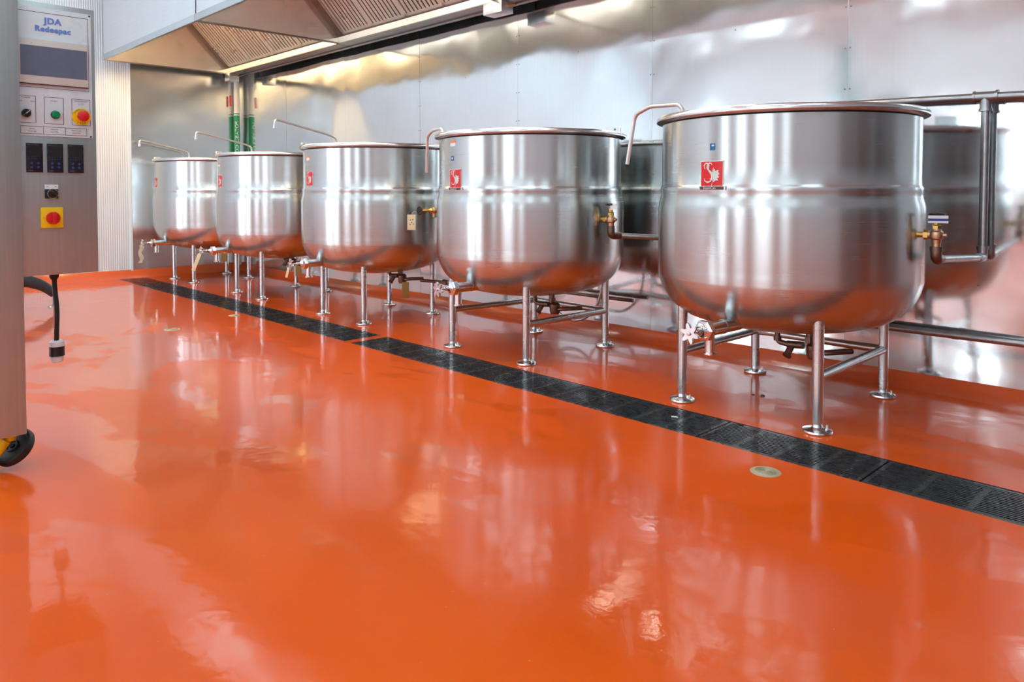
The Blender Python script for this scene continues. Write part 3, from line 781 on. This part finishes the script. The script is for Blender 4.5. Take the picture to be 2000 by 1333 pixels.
# ------------------------------------------------------------------ extractor hoods
ZB, YF, YB = 2.195, 2.235, 3.58
def hood(xa, xb, label, warm):
    h = empty('extractor_hood', ((xa+xb)/2, (YF+YB)/2, ZB), label, 'extractor hood', 'extractor hoods over the kettles')
    ox, oy, oz = h.location
    def out(m, n, mat, par=h, **kw):
        o = m.out(n, mat, par, **kw); o.data.transform(Matrix.Translation((-ox, -oy, -oz))); return o
    ZT = 2.86
    m = MB(); m.box(xa, xb, YF, YF+.004, ZB+.055, ZT); out(m, 'front_panel', 'hoodface', sharp=10)
    m = MB(); m.box(xa, xb, YF-.012, YF+.012, ZB, ZB+.055, .003); out(m, 'front_lip', 'hoodlip')
    for x, s in ((xa, 1), (xb, -1)):
        m = MB(); a, b = sorted((x, x+.006*s)); m.box(a, b, YF, YB, ZB+.008, ZT); out(m, 'end_panel', 'hood', sharp=10)
        m = MB(); a, b = sorted((x-.001*s, x+.010*s)); m.box(a, b, YF, YB, ZB, ZB+.012); out(m, 'end_edge', 'darksteel')
    m = MB(); m.box(xa, xb, YF, YB, ZT, ZT+.006); out(m, 'top_panel', 'hood')
    m = MB(); m.box(xa, xb, YB-.006, YB, ZB, ZT); out(m, 'rear_panel', 'hoodlip')
    m = MB()   # grease gutter
    m.box(xa+.004, xb-.004, 3.455, 3.461, ZB, ZB+.062); out(m, 'gutter_face', 'hoodface', sharp=10)
    m = MB(); m.box(xa+.004, xb-.004, 3.455, YB+.03, ZB-.006, ZB-.001); m.box(xa+.004, xb-.004, YB, YB+.04, ZB-.014, ZB-.004); out(m, 'gutter_base', 'darksteel', sharp=10)
    # filter bank, from the gutter up and forward
    A = Vector((0, 3.475, 2.262)); B = Vector((0, 3.06, 2.70)); up = (B-A).normalized(); L = (B-A).length
    nrm = Vector((0, -up.z, up.y)); 
    if nrm.z > 0: nrm = -nrm
    def slab(m, xx0, xx1, u0, u1, d0, d1):
        vs = []
        for x in (xx0, xx1):
            for u in (u0, u1):
                for d in (d0, d1): p = A+up*u+nrm*d; vs.append((x, p.y, p.z))
        m.faces(vs, [(0, 1, 3, 2), (4, 6, 7, 5), (0, 4, 5, 1), (2, 3, 7, 6), (0, 2, 6, 4), (1, 5, 7, 3)])
    m = MB(); slab(m, xa+.006, xa+.085, 0, L, -.02, .022); slab(m, xb-.085, xb-.006, 0, L, -.02, .022)
    slab(m, xa+.006, xb-.006, -.012, .012, -.02, .026); slab(m, xa+.006, xb-.006, L-.02, L+.01, -.02, .026); out(m, 'filter_frame', 'darksteel', sharp=10)
    m = MB(); m.box(xa+.006, xb-.006, 2.24, 3.07, 2.70, 2.706); out(m, 'inner_roof', 'hood', sharp=10)
    nf = 4; w_ = (xb-xa-.17)/nf
    for q in range(nf):
        fx = xa+.085+q*w_
        m = MB()
        for a, b in ((0, .018), (w_-.018, w_)): slab(m, fx+a, fx+b, .012, L-.02, -.004, .010)
        slab(m, fx, fx+w_, .012, .030, -.004, .010); slab(m, fx, fx+w_, L-.04, L-.02, -.004, .010)
        ns = 9; p_ = (w_-.036)/ns
        for j in range(ns): slab(m, fx+.018+j*p_+p_*.16, fx+.018+j*p_+p_*.84, .03, L-.04, -.003, .003)
        for j in range(ns-1):
            c0 = fx+.018+(j+1)*p_; slab(m, c0-p_*.10, c0-p_*.02, .03, L-.04, -.022, -.012)
        out(m, 'baffle_filter', 'filter', sharp=10)
    m = MB(); slab(m, xa+.085, xb-.085, .012, L-.02, -.030, -.026); out(m, 'plenum_back', 'dark', sharp=10)
    # long lamp fixed inside the front panel
    lx = (xa+xb)/2; hl = (xb-xa)/2-.18
    l = empty('hood_lamp', (lx, 2.243, 2.56))
    tag(l, 'long flat lamp fixed inside the roof of the ' + ('farthest' if xa < -7 else 'second-farthest' if xa < -5 else 'nearest') + ' extractor hood', 'lamp')
    l.location = (lx, 2.39, 2.70)
    m = MB(); m.box(-hl, hl, -.10, .10, -.022, 0, .003); m.out('lamp_batten', 'white', l)
    m = MB(); m.box(-hl+.02, hl-.02, -.085, .085, -.028, -.0225); m.out('lamp_glass', warm, l)
    return h
hood(-8.120, -5.772, 'far stainless extractor hood over the corner, gold-lit end panel inside', 'warm')
hood(-5.766, -3.730, 'middle stainless extractor hood with silver inner end panel and grey baffles', 'cool')
hood(-3.726, -1.500, 'nearest stainless extractor hood, over the second-nearest kettle, mirrored in the wall sheets', 'cool')
def cup(x, w_, label):
    o = empty('grease_cup', (x, 3.50, ZB-.085), label, 'grease cup')
    m = MB(); m.box(-w_/2, w_/2, -.055, .055, 0, .085, .004); m.out('cup', 'hoodface', o)
    m = MB(); m.tube([(w_/2, .02, .05), (w_/2+.06, .02, .05)], .008, 10); m.out('pin', 'brass', o)
cup(-3.745, .185, 'square steel grease cup with brass pin under the joint between two hoods')
cup(-8.045, .12, 'small square grease cup under the far hood corner above the white pipe')

# ------------------------------------------------------------------ control cabinet
cab = empty('control_cabinet', (-2.95, .625, .624), 'brushed steel control cabinet with white panel, touch screen and yellow isolator switch', 'control cabinet')
CX = -2.80
def C(x, y, z): return (x+2.95, y-.625, z-.624)
def cbox(m, xa, xb, ya, yb, za, zb, bev=0):
    a = C(xa, ya, za); b = C(xb, yb, zb); return m.box(a[0], b[0], a[1], b[1], a[2], b[2], bev)
m = MB(); cbox(m, -3.10, CX, .5205, .745, .624, 1.512, .003); m.out('housing', 'cabinet', cab)
pl = MB(); cbox(pl, CX, CX+.002, .5075, .7335, 1.079, 1.4945, .0006); pl = pl.out('front_plate', 'plate', cab)
def frame(ya, yb, za, zb, t=.0011):
    m = MB(); xa, xb = CX+.0021, CX+.0026
    cbox(m, xa, xb, ya, yb, za, za+t); cbox(m, xa, xb, ya, yb, zb-t, zb); cbox(m, xa, xb, ya, ya+t, za, zb); cbox(m, xa, xb, yb-t, yb, za, zb)
    return m
frame(.5173, .7243, 1.2350, 1.4790).out('border_line', 'ink', pl)
for ya, yb in ((.5133, .569), (.5922, .6479), (.6714, .7269)): frame(ya, yb, 1.1198, 1.2073).out('border_line', 'ink', pl)
m = frame(.5252, .7159, 1.0851, 1.1100)
for y in (.5888, .6519): cbox(m, CX+.0021, CX+.0026, y-.0005, y+.0005, 1.0851, 1.11)
m.out('border_line', 'ink', pl)
def ctext(body, size, y, z, mat, parent, spacing=1.0, x=CX+.0027, sy=1.0, name='lettering'):
    vs, fs = text_verts(body, size, spacing=spacing)
    return map_mesh(vs, fs, lambda u, v: C(x, y+u*sy, z+v)).out(name, mat, parent, fixn=False)
def bold(body, size, y, z, mat, parent):
    vs, fs = text_verts(body, size, spacing=1.08); V = []; Fs = []
    for q, (du, dv) in enumerate(((0, 0), (.0013, 0), (-.0013, 0), (0, .0010), (0, -.0010), (.0009, .0008), (-.0009, -.0008))):
        n0 = len(V); V += [(a+du, b+dv, q*.00012) for a, b, *_ in vs]; Fs += [tuple(q+n0 for q in f) for f in fs]
    return MB().faces([C(CX+.0027+w_, y+u, z+v) for u, v, w_ in V], Fs).out('lettering', mat, parent, fixn=False)
bold('JDA', .0275, .6210, 1.4530, 'blueink', pl)
bold('Redeepac', .0245, .6215, 1.4260, 'blueink', pl)
for b_, s_, y, z in (('POWER', .0066, .5414, 1.2003), ('OFF', .0066, .5255, 1.1890), ('ON', .0066, .5605, 1.1890), ('START', .0066, .6204, 1.1946),
                     ('EMERGENCY', .0062, .6990, 1.2003), ('STOP', .0062, .6993, 1.1903), ('REAR', .0060, .5570, 1.1015), ('HEATER', .0060, .5570, 1.0930),
                     ('FRONT', .0060, .6203, 1.1015), ('HEATER', .0060, .6203, 1.0930), ('VERTICAL', .0060, .6840, 1.1015), ('HEATER', .0060, .6840, 1.0930)):
    ctext(b_, s_, y, z, 'greyink', pl, 1.15)
for y, z in ((.5145, 1.488), (.7290, 1.4885), (.5145, 1.0845), (.7275, 1.0835)):
    m = MB(); m.lathe([(.0032, 0), (.0028, .0012), (0, .0018)], C(CX+.002, y, z), (1, 0, 0), 12); m.out('screw', 'ink', pl)
hm = MB(); cbox(hm, CX+.002, CX+.012, .5222, .7205, 1.2470, 1.3900, .002); hm = hm.out('touch_screen', 'offwhite', cab)
m = MB(); cbox(m, CX+.0121, CX+.0126, .5270, .7172, 1.2725, 1.3680); m.out('screen_glass', 'screen', hm)
m = MB(); cbox(m, CX+.0030, CX+.0115, .5222, .7205, 1.2448, 1.2470); m.out('lower_edge', 'maroon', hm)
m = MB(); m.lathe([(.0012, 0), (.0012, .0004), (0, .0004)], C(CX+.012, .559, 1.3765), (1, 0, 0), 10); m.out('indicator', 'greyink', hm)
# selector, start button, emergency stop
def rot(name, y, z, r, mat, par=cab):
    m = MB(); m.lathe([(r, 0), (r, .004), (r*.88, .010), (0, .010)], C(CX+.002, y, z), (1, 0, 0), 28); return m.out(name, mat, par)
sel = rot('selector_switch', .5420, 1.1507, .0135, 'black')
c_ = Vector(C(CX+.018, .5420, 1.1507)); d_ = Vector((0, .72, .69))
m = MB(); m.tube([c_-d_*.013, c_+d_*.013], .0036, 10); m.out('pointer', 'black', sel)
m = MB(); m.tube([c_+Vector((.0036, 0, 0))-d_*.004, c_+Vector((.0036, 0, 0))+d_*.012], .0007, 6); m.out('pointer_line', 'white', sel)
stb = rot('start_button', .6235, 1.1505, .0135, 'ink')
m = MB(); m.lathe([(.0118, 0), (.0118, .012), (.010, .0145), (0, .015)], C(CX+.003, .6235, 1.1505), (1, 0, 0), 28); m.out('button_cap', 'green', stb)
es = MB(); es.lathe([(.0285, 0), (.0285, .0015), (0, .0015)], C(CX+.002, .6998, 1.1490), (1, 0, 0), 40); es = es.out('emergency_stop', 'yellow', cab)
m = MB(); m.lathe([(.010, .001), (.010, .016), (.0175, .018), (.0185, .022), (.0165, .029), (.010, .032), (0, .033)], C(CX+.002, .7005, 1.1500), (1, 0, 0), 32); m.out('mushroom_button', 'red', es)
for wd, a0, sg in (('EMERGENCY', pi/2, -1), ('STOP', -pi/2, 1)):
    for q, ch in enumerate(wd):
        vs, fs = text_verts(ch, .0085, res=2); st = .30 if sg < 0 else .34
        a = a0 + sg*(q-(len(wd)-1)/2)*st*(.82 if sg < 0 else 1)
        rr = .0232; cy_, cz_ = .6998+rr*cos(a), 1.149+rr*sin(a); th = a-pi/2 if sg < 0 else a+pi/2
        map_mesh(vs, fs, lambda u, v: C(CX+.0037, cy_+u*cos(th)-v*sin(th), cz_+u*sin(th)+v*cos(th))).out('lettering', 'ink', es, fixn=False)
# temperature controllers
for ya, yb in ((.5391, .5854), (.5971, .6437), (.6571, .7034)):
    m = MB(); cbox(m, CX, CX+.006, ya, yb, .9607, 1.0550, .001); tc = m.out('temperature_controller', 'blackglass', cab)
    m = MB(); cbox(m, CX+.0061, CX+.0066, ya+.004, yb-.004, 1.012, 1.046); m.out('display', 'black', tc)
    m = MB(); cbox(m, CX+.0061, CX+.0065, ya+.004, ya+.010, 1.0495, 1.0505); cbox(m, CX+.0068, CX+.0070, ya+.008, ya+.013, 1.0268, 1.0278)
    for r_ in (1.004, 1.0105):
        for q in range(5): cbox(m, CX+.0061, CX+.0065, ya+.006+q*.0075, ya+.0095+q*.0075, r_, r_+.0009)
    m.out('printed_marks', 'greyink', tc)
    for by in (ya+.0145, ya+.033):
        for bz in (.990, .9775):
            m = MB(); m.lathe([(.0042, 0), (.0036, .001), (0, .0012)], C(CX+.006, by, bz), (1, 0, 0), 16); m.out('button', 'bluebtn', tc)
    m = MB(); cbox(m, CX+.0061, CX+.0065, ya+.005, ya+.018, .9655, .9672); m.out('printed_marks', 'greyink', tc)
# lower rotary switch
m = MB(); cbox(m, CX, CX+.004, .5890, .6276, .8757, .9060, .001); sw = m.out('rotary_switch', 'black', cab)
m = MB(); cbox(m, CX, CX+.0042, .5890, .6276, .9060, .9211, .0006); m.out('legend_plate', 'white', sw)
m = MB()
for y in (.594, .617): cbox(m, CX+.0043, CX+.0047, y, y+.006, .9133, .9150)
m.out('printed_marks', 'greyink', sw)
m = MB(); m.lathe([(.0145, 0), (.0160, .001), (.0160, .008), (.0142, .010), (.0142, .002)], C(CX+.003, .6103, .8913), (1, 0, 0), 32, close=True); m.out('bezel_ring', 'polish', sw)
m = MB(); m.lathe([(.0140, 0), (.0130, .018), (0, .019)], C(CX+.003, .6103, .8913), (1, 0, 0), 28)
c_ = Vector(C(CX+.023, .6103, .8913)); m.tube([c_-Vector((0, .009, -.008)), c_+Vector((0, .009, -.008))], .0035, 10); m.out('knob', 'black', sw)
# main isolator
m = MB(); cbox(m, CX, CX+.008, .5756, .6397, .7792, .8465, .002); iso = m.out('main_isolator', 'yellow', cab)
m = MB(); m.lathe([(.0205, 0), (.0205, .006), (.0185, .010), (.010, .0105), (0, .0105)], C(CX+.008, .6099, .8115), (1, 0, 0), 36)
cbox(m, CX+.014, CX+.030, .6040, .6175, .7925, .8315, .003); m.out('rotary_handle', 'red', iso)
ctext('I', .009, .5840, .8110, 'ink', iso, x=CX+.0084)
# cord with plug
g = Vector(C(-2.84, .620, .624))
m = MB(); m.lathe([(0, 0), (.015, 0), (.014, -.012), (.009, -.020)], g, (0, 0, 1), 20); gl = m.out('cord_gland', 'black', cab)
m = MB(); pz = [g+Vector((0, 0, -.005)), g+Vector((0, .001, -.05)), g+Vector((.006, .006, -.12)), g+Vector((.004, .004, -.18)), g+Vector((0, .003, -.232))]
m.tube(pz, .0078, 14, .04); cd = m.out('power_cord', 'black', cab)
pt = g+Vector((0, .004, -.225))
m = MB(); m.lathe([(0, 0), (.018, 0), (.0215, -.004), (.022, -.022), (.021, -.028), (0, -.028)], pt, (0, 0, 1), 28)
m.out('plug', 'white', cd)
m = MB(); m.lathe([(0, -.050), (.0195, -.050), (.0185, -.070), (.016, -.072), (0, -.072)], pt, (0, 0, 1), 28); m.out('plug_face', 'white', cd)
m = MB(); m.lathe([(0, -.020), (.0225, -.020), (.0230, -.052), (0, -.052)], pt, (0, 0, 1), 28); m.out('plug_collar', 'black', cd)

# machine post with caster (left edge)
PX, PY = -2.765, .520
mp = empty('machine_post', (PX-.06, PY-.07, 0), 'tall brushed steel machine post beside the control cabinet, on a black caster', 'machine frame')
m = MB(); m.box(-.06, .06, -.07, .07, .122, 2.3, .004); m.out('post', 'cabinet', mp)
m = MB(); m.lathe([(0, .122), (.030, .122), (.028, .112), (.016, .108), (.014, .095), (0, .095)], (0, .035, 0), seg=24); m.out('swivel_collar', 'yellow', mp)
fwv = Vector((-sin(YAW), cos(YAW), 0)); rtv = Vector((cos(YAW), sin(YAW), 0)); upv = Vector((0, 0, 1))
cpos = Vector((-2.850, .497, .066)) - Vector(mp.location)
amaj = (rtv*.56 + upv*.50 + fwv*.66).normalized(); 
ax_ = Vector((-.55, -.45, .70)); ax_ = (ax_ - amaj*ax_.dot(amaj)).normalized()
ax_ = Vector((.42, -.62, .66)).normalized()
m = MB(); m.lathe([(0, .006), (.014, .006), (.016, .010), (.019, .010), (.021, .004), (.046, .002), (.052, .012), (.060, .012), (.064, .004), (.064, -.010), (.058, -.016), (0, -.016)], cpos, ax_, 40)
m.out('caster_wheel', 'rubber', mp)
m = MB(); m.lathe([(0, .011), (.0075, .011), (.0075, .004), (0, .004)], cpos, ax_, 16); m.out('hub', 'darkpit', mp)
m = MB(); m.tube([(.0, .02, .10), Vector((0, -.01, .06)), Vector((-.01, -.03, .03))], .02, 14); m.box(-.03, .03, -.06, 0, 0, .05, .008); m.out('caster_fork', 'yellow', mp)

# grey pedestal base of the machine standing behind
sb = empty('machine_stand', (-6.62, 1.12, 0), 'machine stand with grey column and black curved feet on the floor behind the cabinet', 'stand')
m = MB(); m.tube([(0, 0, .22), (0, 0, .95)], .035, 24); m.out('column', 'tube', sb)
for a in (R(85), R(205), R(325)):
    d = Vector((cos(a), sin(a), 0)); m = MB()
    m.tube([Vector((0, 0, .215)), d*.12+Vector((0, 0, .225)), d*.24+Vector((0, 0, .175)), d*.32+Vector((0, 0, .105))], lambda t: .055-.020*t, 18, .05)
    lg = m.out('leg', 'darkgrey', sb)
    m = MB(); m.lathe([(0, .11), (.008, .11), (.008, .016), (.030, .010), (.032, 0), (0, 0)], d*.31, seg=20); m.out('levelling_foot', 'pipe', lg)
    m = MB()
    for z in (.225, .195):
        sd = Vector((d.y, -d.x, 0)); 
        m.lathe([(0, .006), (.008, .004), (.010, 0), (0, 0)], d*.10+Vector((0, 0, z))+sd*.05, sd, 14)
    m.out('bolt', 'bolt', lg)
